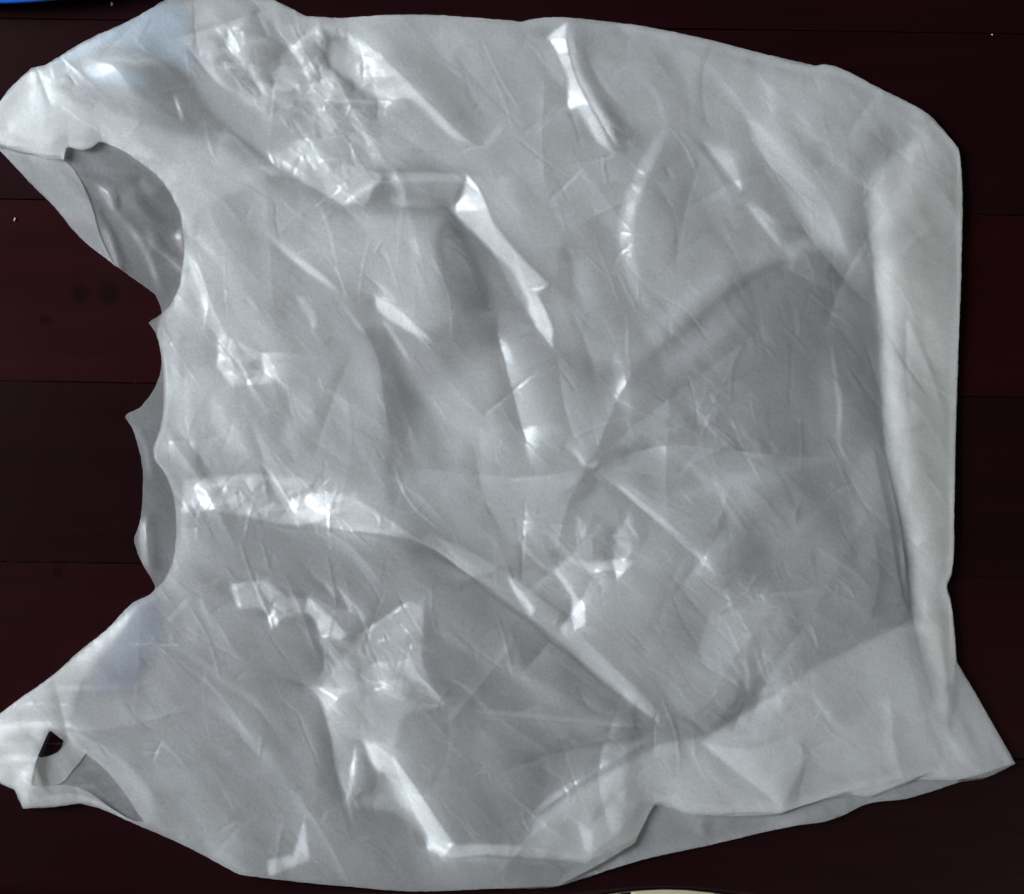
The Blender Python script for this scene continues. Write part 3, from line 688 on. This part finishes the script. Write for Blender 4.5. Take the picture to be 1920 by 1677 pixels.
G_BAND = [(119,1388),(160,1413),(140,1440),(110,1471),(70,1473),(60,1466),(72,1422),(100,1415),(113,1405)]
G_LOW = [(1715,1157),(1530,1245),(1330,1378),(1240,1391),(1150,1440),(1080,1480),(1010,1530),(975,1585),(1000,1604),(1100,1614),(1190,1574),(1225,1512),(1240,1511),(1300,1529),(1340,1532),(1463,1528),(1500,1514),(1590,1490),(1634,1496),(1720,1462),(1800,1464),(1900,1432),(1830,1304),(1793,1245),(1786,1180)]
G_LOW2 = [(1300,1384),(1465,1514),(1512,1420),(1560,1350),(1640,1300),(1745,1290),(1800,1300),(1898,1432),(1800,1461),(1720,1456),(1590,1484),(1463,1521),(1300,1521),(1240,1503),(1180,1500)]
G_PATCH = [(595,1290),(672,1192),(768,1126),(798,1132),(798,1256),(836,1322),(760,1340),(742,1412),(852,1576),(828,1607),(740,1530),(648,1515),(622,1400)]
G_HAND = [(-14,205),(60,134),(100,130),(130,170),(230,205),(330,240),(420,268),(500,322),(505,345),(420,380),(350,430),(330,380),(300,333),(250,293),(190,265),(150,281),(128,272),(120,296),(60,286),(-10,266)]
G_HAND2 = [(-14,205),(60,134),(110,160),(190,220),(260,250),(300,300),(250,290),(190,263),(150,279),(128,270),(120,294),(60,284),(-10,264)]
G_STRAP = [(-4,278),(60,292),(121,302),(150,338),(172,390),(186,440),(215,497),(222,503),(150,446),(100,387),(50,337)]
G_LH = [(-8,1346),(30,1317),(100,1267),(200,1183),(262,1130),(232,1180),(180,1250),(150,1300),(130,1370),(96,1368),(82,1396),(72,1421),(60,1470),(50,1500),(26,1478),(2,1468),(-10,1440)]
G_LH2 = [(-8,1350),(60,1340),(120,1352),(160,1400),(150,1408),(120,1384),(96,1368),(80,1396),(70,1421),(90,1480),(180,1500),(240,1536),(150,1503),(100,1510),(45,1512),(26,1476),(2,1466),(-10,1440)]
G_MID = [(346,470),(356,425),(400,350),(470,322),(530,335),(570,345),(640,400),(690,394),(830,402),(824,470),(836,540),(880,588),(800,632),(740,628),(688,622),(708,665),(721,740),(735,830),(728,930),(880,1076),(790,1020),(640,995),(480,975),(345,950),(328,925),(312,890),(292,862),(290,843),(302,810),(309,780),(311,740),(310,700),(305,640),(310,600),(330,560)]
sheet('inner_layer', [smooth_outline(G_CEN)], between(.3, .06, 14), 6.0, bag, fade=70)
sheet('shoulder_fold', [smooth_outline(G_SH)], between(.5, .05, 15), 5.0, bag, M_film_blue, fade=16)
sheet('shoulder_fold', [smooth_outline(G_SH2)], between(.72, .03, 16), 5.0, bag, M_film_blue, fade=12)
tag(sheet('handle_patch', [smooth_outline(G_SLATE)], between(.4, .03, 17), 5.0, bag, M_film_slate, fade=10), 'slate blue sheet beside the lower handle')
sheet('back_fold', [smooth_outline(G_STRIP)], lambda p: sample(Z_back, p) + 2.0, 5.0, bag, M_film)
sheet('handle_strap', [smooth_outline(G_BAND)], lambda p: sample(Z_back, p) + 1.6, 3.0, bag, M_film_warm)
sheet('top_gusset', [smooth_outline(G_TOP)], between(.55, .05, 1), 6.0, bag, fade=34)
sheet('top_gusset', [smooth_outline(G_TOP2)], between(.30, .05, 2), 6.0, bag, fade=40)
G_HEM = [(1700,262),(1745,228)] + STRIP + [(1768,1350),(1712,1150),(1692,1000),(1662,840),(1652,700),(1643,575),(1632,450),(1622,390),(1622,330)]
sheet('bottom_hem', [smooth_outline(G_HEM)], between(.72, .03, 11), 6.0, bag, M_film_warm, fade=26)
sheet('bottom_hem', [smooth_outline(G_HEM)], between(.88, .02, 12), 6.0, bag, M_film_warm, fade=26)
sheet('bottom_gusset', [smooth_outline(G_LOW, corner=8)], between(.5, .06, 3), 5.0, bag, fade=6)
sheet('bottom_gusset', [smooth_outline(G_LOW, corner=8)], between(.28, .05, 18), 5.0, bag, fade=16)
sheet('bottom_gusset', [smooth_outline(G_LOW2)], between(.75, .05, 4), 6.0, bag, fade=40)
sheet('inner_fold', [smooth_outline(G_PATCH)], between(.6, .06, 5), 5.0, bag, fade=9)
sheet('upper_handle_fold', [smooth_outline(G_HAND)], between(.6, .05, 6), 5.0, bag, fade=22)
sheet('upper_handle_fold', [smooth_outline(G_HAND2)], between(.8, .03, 7), 5.0, bag, fade=30)
sheet('handle_strap', [smooth_outline(G_STRAP)], lambda p: sample(Z_back, p) + 2.0, 4.0, bag)
sheet('lower_handle_fold', [smooth_outline(G_LH)], between(.6, .05, 8), 4.0, bag, M_film_warm, fade=14)
sheet('lower_handle_fold', [smooth_outline(G_LH2)], between(.85, .03, 9), 4.0, bag, M_film_warm, fade=12)
sheet('mouth_hem', [smooth_outline(G_MID)], between(.35, .05, 10), 6.0, bag, fade=22)

PLEATS = [
 [(788,1016),(885,1083),(1000,1165),(1120,1270),(1242,1364),(1236,1338),(1140,1236),(1030,1130),(910,1046),(800,990)],
 [(505,300),(560,256),(640,300),(720,324),(800,322),(872,328),(850,392),(740,392),(715,345),(690,390),(640,386),(570,345)],
 [(415,622),(450,640),(490,660),(516,722),(440,726),(405,690),(410,650)],
 [(560,70),(600,48),(655,62),(700,95),(640,135),(690,190),(640,200),(560,172),(520,150),(530,100)],
 [(655,65),(700,95),(760,150),(850,240),(896,279),(850,262),(770,192),(730,190),(680,170),(640,135)],
 [(875,330),(895,345),(912,385),(926,420),(975,480),(1032,536),(1010,551),(1038,618),(1036,652),(1005,612),(955,541),(930,490),(843,393),(865,368)],
 [(1024,68),(1062,44),(1064,95),(1080,150),(1102,190),(1152,292),(1120,270),(1085,212),(1063,206),(1065,150),(1045,100)],
 [(540,935),(600,922),(665,930),(725,965),(790,1011),(887,1079),(880,1086),(790,1021),(700,1001),(620,990),(560,970)],
 [(680,1387),(706,1390),(742,1415),(802,1500),(852,1576),(970,1580),(1110,1605),(1100,1618),(985,1607),(900,1600),(830,1607),(800,1591),(795,1560),(740,1500),(722,1455),(700,1440)],
 [(954,1084),(975,1105),(1003,1140),(995,1162),(974,1140)],
 [(1040,1058),(1082,1115),(1096,1130),(1098,1175),(1078,1181),(1071,1150),(1062,1105)],
 [(702,553),(722,560),(762,590),(814,642),(790,637),(730,602),(705,580)],
 [(430,1095),(500,1084),(536,1114),(580,1120),(622,1150),(656,1186),(640,1202),(600,1190),(586,1160),(560,1150),(530,1160),(512,1180),(494,1146),(445,1140)],
 [(572,1528),(583,1612),(536,1630),(505,1641),(500,1610),(550,1600)],
 [(1300,1384),(1400,1400),(1490,1372),(1512,1420),(1466,1516)],
 [(340,898),(480,888),(600,900),(645,960),(560,987),(440,966),(345,951)],
 [(1047,1042),(1110,1050),(1147,1045),(1186,1053),(1155,1089),(1142,1068),(1110,1078)],
 [(505,443),(560,482),(612,518),(638,548),(600,530),(550,492)],
]
for k, pl in enumerate(PLEATS):
    sheet('pleat', [smooth_outline(pl)], between(.93, .0, k), 4.0, bag, fade=7)
